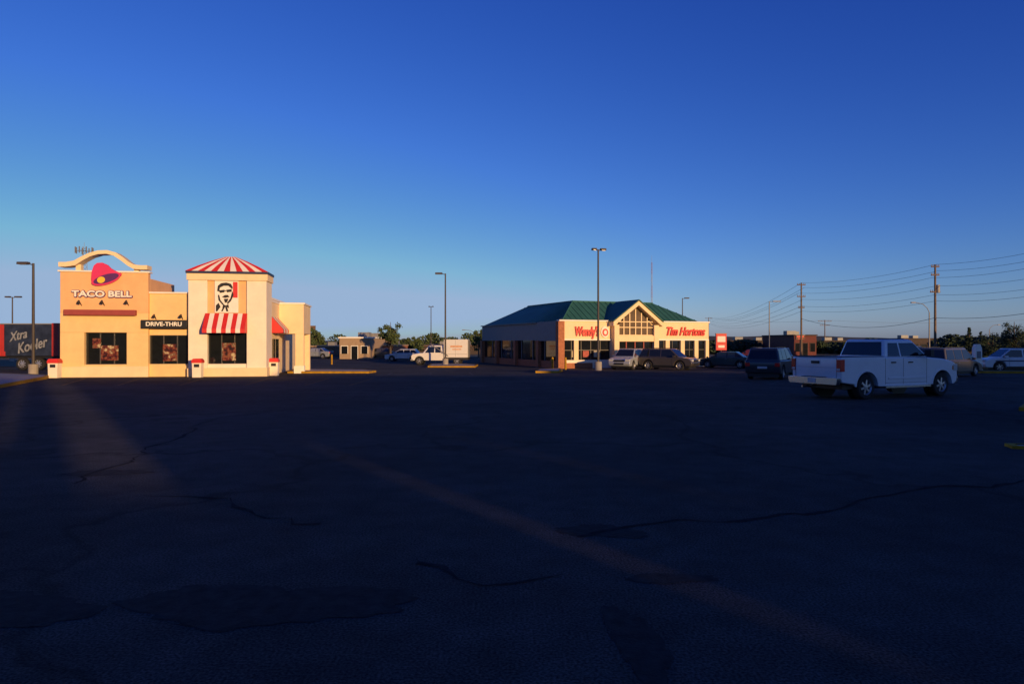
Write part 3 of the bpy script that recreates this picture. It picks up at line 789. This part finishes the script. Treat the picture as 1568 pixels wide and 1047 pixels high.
PRE={
 'sedan':dict(L=4.75,W=.90,wr=.33,wx=(.98,3.75),bot=.24,top=[(0.05,.5),(0,.8),(.06,.97),(.85,1.0),(1.1,.97),(3.35,.95),(3.6,.94),(4.35,.80),(4.65,.68),(4.75,.5),(4.7,.3)],gh=(.62,3.6,1.35,2.75,.94,1.44,.84,.62),pil=[1.42,2.05,2.12,2.95]),
 'suv':dict(L=4.65,W=.93,wr=.37,wx=(.88,3.6),bot=.32,top=[(0.03,.6),(0,.95),(.05,1.08),(3.35,1.05),(3.5,1.05),(4.3,.97),(4.55,.82),(4.65,.6),(4.6,.4)],gh=(.06,3.6,.32,2.75,1.04,1.73,.88,.70),pil=[.95,1.02,1.95,2.05]),
 'van':dict(L=4.95,W=.96,wr=.34,wx=(.95,3.95),bot=.26,top=[(0.03,.5),(0,.9),(.05,1.03),(3.7,1.0),(3.9,1.0),(4.55,.85),(4.85,.7),(4.95,.5),(4.9,.3)],gh=(.06,4.1,.28,3.0,.99,1.74,.90,.72),pil=[1.2,1.28,2.3,2.4]),
 'hatch':dict(L=4.1,W=.85,wr=.31,wx=(.7,3.2),bot=.24,top=[(0.03,.5),(0,.85),(.06,.98),(2.9,.94),(3.1,.93),(3.8,.78),(4.02,.66),(4.1,.45),(4.05,.3)],gh=(.06,3.15,.5,2.2,.93,1.46,.80,.60),pil=[.95,1.02,1.75,1.82]),
}
def car(name,kind,px,y,head,pm,stripe=None):
    p=PRE[kind]; L=p['L'];W=p['W'];zr=p['wr'];bot=p['bot']
    e=empty(name,(WX(px,y),y,g(y)),head)
    ox=-L/2
    out=[(x+ox,z) for x,z in p['top']]
    fr=arc(p['wx'][1]+ox,zr,zr+.07,bot); rr=arc(p['wx'][0]+ox,zr,zr+.07,bot)
    out+=[(p['L']+ox-.12,bot)]+fr+rr+[(ox+.12,bot+.04)]
    mb=MB(); mb.ext_y(out,-W,W,pm); mb.build('body',e,bevel=.07,seg=3)
    bx0,bx1,tx0,tx1,zb,zt,wb,wt=p['gh']; bx0+=ox;bx1+=ox;tx0+=ox;tx1+=ox
    mb=MB(); greenhouse(mb,bx0,bx1,tx0,tx1,zb,zt,wb,wt,pm); mb.build('cabin',e,bevel=.06,seg=3)
    mb=MB()
    z0=zb+.06; z1=zt-.10
    def xr(z): return bx0+(tx0-bx0)*(z-zb)/(zt-zb)+.10
    def xf(z): return bx1+(tx1-bx1)*(z-zb)/(zt-zb)-.10
    pl=[q+ox for q in p['pil']]
    ws=[]
    c0,c1,c2_,c3=sorted(pl)
    ws.append([(xr(z0),z0),(c0,z0),(c0,z1),(min(xr(z1),c0-.05),z1)])
    ws.append([(c1,z0),(c2_,z0),(c2_,z1),(c1,z1)])
    ws.append([(c3,z0),(xf(z0),z0),(max(xf(z1),c3+.02),z1),(c3,z1)])
    sidewin(mb,ws,zb,zt,wb,wt,cglass)
    endwin(mb,bx1,tx1,zb,zt,wb,wt,cglass,sx=1); endwin(mb,bx0,tx0,zb,zt,wb,wt,cglass,f=(.15,.85),sx=-1)
    mb.build('windows',e,recalc=False)
    mb=MB()
    for s in (-1,1):
        mb.box(L+ox-.22,L+ox-.02,s*(W-.42),s*(W-.06),.62,.76,headl) if kind in('sedan','hatch','van') else mb.box(L+ox-.16,L+ox+.0,s*(W-.4),s*(W-.06),.72,.9,headl)
        mb.box(ox-.012,ox+.15,s*(W-.28),s*(W-.03),.74,.94,tail)
        mb.box(tx1+.35,tx1+.55,s*(W+.0),s*(W+.16),zb+.02,zb+.16,pm)
        for xx in (p['wx'][0]+ox+.55,pl[1]-.03,pl[3]+.9 if kind!='hatch' else pl[3]+.8): mb.box(xx,xx+.012,s*(W+.001),s*(W+.004),bot+.1,zb-.05,black)
        for xx in (pl[1]+.05,pl[3]-.9): mb.box(xx,xx+.16,s*W,s*(W+.03),zb-.14,zb-.11,chrome)
        mb.box(p['wx'][0]+ox+.45,p['wx'][1]+ox-.45,s*(W+.001),s*(W+.02),bot+.02,bot+.1,plastic)
        if stripe: mb.box(p['wx'][0]+ox+.3,p['wx'][1]+ox+.3,s*(W+.005),s*(W+.009),.78,.86,stripe)
        if kind in('suv','van'): mb.box(tx0+.2,tx1-.1,s*(wt-.08),s*(wt-.04),zt+.03,zt+.06,plastic)
    mb.box(L+ox-.03,L+ox+.012,-.4,.4,.45,.6,black); mb.box(ox-.02,ox,-.25,.25,.62,.74,plate)
    mb.box(L+ox-.02,L+ox+.014,-.45,.45,.68,.84,black)
    mb.box(ox+.2,L+ox-.3,-W+.15,W-.15,.18,.5,black)
    mb.build('lights_trim',e)
    mb=MB()
    for wx in p['wx']:
        for s in (-1,1): wheel(mb,wx+ox,s,zr,zr,.21,W-.01)
    mb.build('wheels',e,smooth=True)
    return e
car('sport_utility_vehicle','suv',963,57.5,R(240),paint('silver',(0.36,0.39,0.44)))
car('sport_utility_vehicle','suv',1024,56.0,R(-36),paint('charcoal',(0.07,0.06,0.055)))
car('sedan_car','sedan',1111,60.5,R(150),paint('teal',(0.03,0.055,0.065)))
car('sport_utility_vehicle','suv',1182,38.8,R(57),paint('graphite',(0.05,0.055,0.065)))
car('minivan','van',1452,42,R(35),paint('beige',(0.10,0.09,0.08)))
car('sport_utility_vehicle','suv',1549,51,R(172),paint('white',(0.6,0.61,0.63),0.0),stripe=navy)
car('hatchback_car','hatch',617,82,R(175),paint('white2',(0.5,0.52,0.54),0.0))
car('sedan_car','sedan',484,96,R(170),paint('silver2',(0.3,0.32,0.34)))
car('sedan_car','sedan',588,96,R(5),paint('dark',(0.05,0.05,0.06)))
car('sedan_car','sedan',1150,78,R(160),paint('maroon',(0.14,0.03,0.03)))
car('sport_utility_vehicle','suv',1172,66,R(140),paint('black',(0.02,0.02,0.024)))
car('sport_utility_vehicle','suv',1400,95,R(20),paint('blue',(0.05,0.09,0.2)))

pw=paint('pickup_white',(0.68,0.70,0.73),0.0)
PX,PY=11.05,22.9
pk=empty('pickup_truck',(PX,PY,g(PY)-.0),R(24))
WB=3.68; W=.985; r_=.405
top=[(-1.16,.62),(-1.19,1.0),(-1.17,1.36),(-1.05,1.38),(.80,1.38),(.86,1.36),(.92,1.36),(3.0,1.34),(3.12,1.33),(3.7,1.29),(4.18,1.21),(4.36,1.13),(4.46,.98),(4.48,.70),(4.44,.50)]
out=top+[(4.32,.42)]+arc(WB,r_,.50,.42,14)+[(3.1,.40),(.6,.40)]+arc(0,r_,.50,.44,14)+[(-.6,.5),(-1.1,.56)]
mb=MB(); mb.ext_y(out,-W,W,pw); body=mb.build('body',pk)
cut=MB(); cut.box(-1.09,.74,-.82,.82,.86,1.6,pw); co=cut.build('cutter')
co.parent=pk
bpy.context.view_layer.update()
bm_=body.modifiers.new('cut','BOOLEAN'); bm_.operation='DIFFERENCE'; bm_.object=co; bm_.solver='EXACT'
bpy.context.view_layer.update()
dg=bpy.context.evaluated_depsgraph_get()
nm=bpy.data.meshes.new_from_object(body.evaluated_get(dg)); body.modifiers.clear(); body.data=nm
bpy.data.objects.remove(co)
bv=body.modifiers.new('bevel','BEVEL'); bv.width=.055; bv.segments=4; bv.limit_method='ANGLE'; bv.angle_limit=R(40)
for p in body.data.polygons: p.use_smooth=True
try: body.data.set_sharp_from_angle(angle=R(50))
except Exception: pass
zb,zt,wb,wt=1.34,1.95,.90,.74; bx0,bx1,tx0,tx1=.90,3.12,1.10,2.42
mb=MB(); greenhouse(mb,bx0,bx1,tx0,tx1,zb,zt,wb,wt,pw); mb.build('cab',pk,bevel=.08,seg=4)
mb=MB()
z0,z1=zb+.05,zt-.12
xr=lambda z:bx0+(tx0-bx0)*(z-zb)/(zt-zb)+.16
xf=lambda z:bx1+(tx1-bx1)*(z-zb)/(zt-zb)-.12
sidewin(mb,[[(xr(z0),z0),(1.66,z0),(1.66,z1),(xr(z1),z1)],[(1.74,z0),(xf(z0),z0),(xf(z1),z1),(1.74,z1)]],zb,zt,wb,wt,cglass)
endwin(mb,bx1,tx1,zb,zt,wb,wt,cglass,sx=1,inset=.07); endwin(mb,bx0,tx0,zb,zt,wb,wt,cglass,f=(.12,.86),sx=-1,inset=.10)
mb.build('windows',pk,recalc=False)
mb=MB()
for s in (-1,1):
    mb.box(-1.205,-1.02,s*(W-.16),s*(W+.006),.92,1.30,tail)
    mb.box(-1.21,-1.19,s*(W-.145),s*(W-.02),.94,1.02,headl)
    mb.box(4.26,4.47,s*(W-.36),s*(W+.004),.86,1.10,headl)
    mb.box(4.20,4.27,s*(W-.05),s*(W+.006),.90,1.04,mat('amber',(0.4,0.12,0.02),0.3,0.05))
    mb.box(2.70,2.86,s*(W+.06),s*(W+.27),1.38,1.60,plastic); mb.box(2.74,2.82,s*(W-.08),s*(W+.08),1.40,1.46,plastic)
    for xx in (1.12,1.95): mb.box(xx,xx+.2,s*(W+.001),s*(W+.035),1.17,1.21,plastic)
    for xx in (.84,1.70,2.86): mb.box(xx,xx+.014,s*(W+.0005),s*(W+.003),.47,1.33,black)
    mb.box(.85,2.86,s*(W+.0005),s*(W+.003),.515,.525,black)
    mb.box(.98,2.8,s*(W+.002),s*(W+.02),.64,.70,pw)
    mb.box(.75,2.95,s*(W-.1),s*(W+.10),.36,.42,chrome)
    mb.box(-1.12,.78,s*(W-.16),s*(W-.012),1.381,1.40,plastic)
mb.box(-1.196,-1.187,-.815,.815,.66,.668,black)
for s in (-1,1): mb.box(-1.196,-1.186,s*.818,s*.826,.66,1.34,black)
mb.box(-1.215,-1.192,-.16,.16,1.16,1.25,plastic)
mb.box(-1.200,-1.191,-.75,.75,1.04,1.045,greyp)
mb.box(-1.18,-1.10,-.82,.82,1.381,1.40,plastic)
mb.box(-.9,4.2,-.8,.8,.34,.75,black)
mb.cyl((-1.2,.55,.38),(-.7,.55,.38),.035,.035,chrome,10)
mb.box(-.3,.3,-.6,.6,.28,.44,black); mb.box(3.5,3.85,-.6,.6,.28,.42,black)
mb.box(4.47,4.50,-.55,.55,.72,1.06,chrome); 
for k in range(3): mb.box(4.495,4.51,-.5,.5,.76+k*.1,.81+k*.1,black)
mb.build('trim_and_lights',pk,bevel=.008,seg=1)
mb=MB()
mb.ext_x([(-.94,.50),(.94,.50),(.98,.60),(.98,.72),(-.98,.72),(-.98,.60)],-1.36,-1.19,chrome)
mb.box(-1.35,-1.2,-.45,.45,.725,.74,plastic)
mb.box(-1.372,-1.361,-.16,.16,.54,.69,plate)
mb.box(-1.40,-1.2,-.05,.05,.44,.50,black)
mb.ext_x([(-.90,.42),(.90,.42),(.92,.55),(.92,.66),(-.92,.66),(-.92,.55)],4.40,4.60,chrome)
mb.build('bumpers',pk,bevel=.03,seg=3)
mb=MB()
for wx in (0,WB):
    for s in (-1,1):
        wheel(mb,wx,s,r_,r_,.27,W-.03,6)
        n=16; a0=.05
        vs=[]
        for i in range(n+1):
            a=a0+(math.pi-2*a0)*i/n
            vs+=[(wx+.50*math.cos(a),s*(W+.012),r_+.50*math.sin(a)),(wx+.555*math.cos(a),s*(W+.012),r_+.555*math.sin(a)),(wx+.565*math.cos(a),s*(W-.01),r_+.565*math.sin(a)),(wx+.495*math.cos(a),s*(W-.06),r_+.495*math.sin(a))]
        fs=[]
        for i in range(n):
            for q in range(3): fs.append((4*i+q,4*i+q+1,4*i+5+q,4*i+4+q))
            fs.append((4*i+3,4*i,4*i+4,4*i+7))
        mb.add(vs,fs,pw)
        mb.lathe_y((wx,s*(W-.36),r_),[(.49,0),(.001,0)],black,20)
mb.build('wheels',pk,smooth=True)

st=empty('service_truck',(WX(675,69.5),69.5,g(69.5)),R(178))
mb=MB(); sw=paint('service_white',(0.70,0.68,0.64),0.0)
o=[(-.4,.5),(-.4,1.15),(.9,1.15),(.95,1.2),(2.0,1.18),(2.75,1.05),(2.86,.9),(2.86,.5)]+[(2.7,.45)]+arc(2.05,.4,.48,.45)+[(1.5,.45),(-.4,.45)]
mb.ext_y(o,-.95,.95,sw); mb.build('cab_lower',st,bevel=.06)
mb=MB(); greenhouse(mb,-.35,1.75,-.3,1.1,1.14,1.95,.86,.74,sw); mb.build('cab_upper',st,bevel=.06)
mb=MB(); sidewin(mb,[[(-.1,1.22),(.45,1.22),(.45,1.82),(-.1,1.82)],[(.55,1.22),(1.5,1.22),(1.05,1.82),(.55,1.82)]],1.14,1.95,.86,.74,cglass); endwin(mb,1.75,1.1,1.14,1.95,.86,.74,cglass); mb.build('windows',st,recalc=False)
mb=MB(); mb.box(-2.85,-.45,-1.05,1.05,.75,2.55,sw); mb.box(-2.9,-.42,-1.0,1.0,.5,.75,black)
mb.box(-2.9,-2.85,-.95,.95,.8,2.45,greyp)
lg=mat('orange_logo',(0.62,0.34,0.2),.6,.3,9)
for s in (-1,1):
    mb.box(-2.3,-1.1,s*1.051,s*1.058,1.75,1.95,lg); mb.box(-2.2,-1.3,s*1.051,s*1.058,1.5,1.62,lg)
    mb.box(-2.8,-.5,s*1.051,s*1.056,1.08,1.1,black); mb.box(-1.62,-1.6,s*1.051,s*1.056,.8,2.5,greyp)
mb.cyl((-.9,1.12,.9),(1.0,1.0,2.15),.04,.04,galv,6); mb.cyl((-.9,.8,.9),(1.0,.7,2.15),.04,.04,galv,6)
mb.cyl((-.6,-1.0,2.0),(1.2,-.6,2.05),.04,.04,galv,6)
mb.box(2.86,2.9,-.6,.6,.6,.95,black); mb.box(2.7,2.92,-.98,.98,.42,.58,greyp)
for s in (-1,1): mb.box(2.7,2.88,s*.65,s*.92,.72,.92,headl)
mb.build('service_box',st,bevel=.015,seg=1)
mb=MB()
for wx in (2.05,-1.75):
    for s in (-1,1): wheel(mb,wx,s,.4,.4,.25,.95,5)
mb.build('wheels',st,smooth=True)

ty=55; tr=empty('semi_trailer',(WX(88,ty),ty,g(ty)),R(0))
navyt=mat('trailer_navy',(0.018,0.026,0.05),0.5,0.7,1.0); redt=mat('trailer_red',(0.42,0.03,0.02),0.5,0.1)
pale=mat('lettering_pale',(0.22,0.23,0.25),0.6,0.5,4)
mb=MB(); zt_=WZ(495,ty)-g(ty)
mb.box(-13,0,-0,2.5,1.15,zt_,navyt)
mb.box(-.45,.02,-.02,2.52,1.13,zt_+.02,redt); mb.box(-13.02,-4.2,-.012,2.51,1.13,1.5,redt)
mb.box(-5.1,-4.3,-.011,-.001,1.5,zt_-.1,redt)
mb.box(-12.8,-.2,.3,2.2,.95,1.15,black); mb.box(-.1,.04,.2,2.3,.45,.62,redt)
mb.box(-13.0,-.46,-.015,-.001,zt_-.08,zt_,greyp)
for x in (-9.8,-9.5): mb.box(x,x+.1,.4,.55,.1,1,galv)
mb.build('trailer_box',tr)
text('side_lettering','Xtra',1.0,pale,tr,(-3.2,-.03,2.75),rot=(R(90),R(-14),0),width=1.5,ext=.008,shear=.5,fat=.02)
text('side_lettering_2','Kooler',1.15,pale,tr,(-2.1,-.03,1.95),rot=(R(90),R(-14),0),width=2.5,ext=.008,shear=.4,fat=.02)
mb=MB()
for wx in (-1.6,-2.9):
    for s in (-1,1): wheel(mb,wx,s,.5,.5,.3,1.2,8)
w_=mb.build('wheels',tr,(0,1.25,0),smooth=True)

# ------------------------------------------------------------ mall behind the viewpoint (its shadow covers the lot; wall heights and slots shaped for shade and streaks)
mall=empty('shopping_mall',(0,0,0))
mw=mat('mall_wall',(0.35,0.30,0.25),0.9,0.1,1.0)
mb=MB()
Ym=-30.0; T=.3
def seg(x0,x1,h,z0=-.1): mb.box(x0,x1,Ym-T,Ym,z0,h,mw)
seg(-60,20.25,8.4)
seg(20.25,20.8,5.4)
seg(20.8,21.6,8.4)
seg(21.6,22.95,4.95)
seg(22.95,25.8,8.4)
seg(25.8,26.12,4.4); seg(25.8,26.12,8.4,5.4)
seg(26.12,29.0,8.4)
seg(29.0,29.26,4.9); seg(29.0,29.26,8.4,5.6)
seg(29.26,36,8.4)
seg(36,57,9.1); seg(57,66,10.2); seg(66,78.5,9.7); seg(78.5,84,12.3); seg(84,88,12.0); seg(88,150,13.2)
mb.build('facade_wall',mall)
mb=MB(); mb.box(-60,150,-75,Ym-T-.01,-.1,3.4,mw); mb.build('mall_body',mall)
mb=MB()
for i in range(20):
    x=-55+i*10; mb.box(x,x+6,Ym+.002,Ym+.05,0,2.9,glass); mb.box(x-.1,x+6.1,Ym+.002,Ym+.12,2.9,3.1,alum)
mb.build('shop_windows',mall)

# ------------------------------------------------------------ light, sky, camera
EL=6.0; AZ=35.0
d=Vector((-math.sin(R(AZ))*math.cos(R(EL)),math.cos(R(AZ))*math.cos(R(EL)),-math.sin(R(EL))))
sd=bpy.data.lights.new('sun','SUN'); sd.energy=4.8; sd.angle=R(.5); sd.color=(1.0,.62,.28)
so=bpy.data.objects.new('sun',sd); bpy.context.collection.objects.link(so); so.rotation_euler=d.to_track_quat('-Z','Y').to_euler(); so.location=(40,-60,30)
w=bpy.data.worlds.new('World'); scene.world=w; w.use_nodes=True; nt=w.node_tree
bg=nt.nodes['Background']; sky=nt.nodes.new('ShaderNodeTexSky'); sky.sky_type='NISHITA'; sky.sun_disc=False
sky.sun_elevation=R(EL); sky.sun_rotation=R(180-AZ); sky.air_density=1.0; sky.dust_density=0.4; sky.ozone_density=2.5
# colour response: deeper, more saturated blue (per-channel contrast)
sep=nt.nodes.new('ShaderNodeSeparateColor'); com=nt.nodes.new('ShaderNodeCombineColor')
nt.links.new(sky.outputs[0],sep.inputs[0])
def chan(out,pw_,k):
    a=nt.nodes.new('ShaderNodeMath'); a.operation='POWER'; a.inputs[1].default_value=pw_; nt.links.new(out,a.inputs[0])
    b=nt.nodes.new('ShaderNodeMath'); b.operation='MULTIPLY'; b.inputs[1].default_value=k; nt.links.new(a.outputs[0],b.inputs[0])
    return b.outputs[0]
def madd(a_,k,b_):
    m=nt.nodes.new('ShaderNodeMath'); m.operation='MULTIPLY_ADD'; m.inputs[1].default_value=k
    nt.links.new(a_,m.inputs[0]); nt.links.new(b_,m.inputs[2]); return m.outputs[0]
cR=chan(sep.outputs[0],1.8,.31); cG0=chan(sep.outputs[1],1.5,.33); cB0=chan(sep.outputs[2],1.0,1.25)
cG=madd(cR,.55,cG0); cB=madd(cR,.75,cB0)
nt.links.new(cR,com.inputs[0]); nt.links.new(cG,com.inputs[1]); nt.links.new(cB,com.inputs[2])
dk=nt.nodes.new('ShaderNodeMix'); dk.data_type='RGBA'; dk.blend_type='DARKEN'; dk.inputs['Factor'].default_value=1.0
dk.inputs[7].default_value=(2.1,3.0,4.4,1)
nt.links.new(com.outputs[0],dk.inputs[6]); nt.links.new(dk.outputs[2],bg.inputs['Color'])
bg.inputs['Strength'].default_value=.15

cd=bpy.data.cameras.new('camera'); cd.lens=24; cd.sensor_width=36; cd.clip_end=6000; cd.clip_start=.05
co=bpy.data.objects.new('camera',cd); bpy.context.collection.objects.link(co); co.location=(0,0,CH); co.rotation_euler=(R(90),0,0)
scene.camera=co
scene.view_settings.view_transform='Standard'; scene.view_settings.look='None'; scene.view_settings.exposure=0
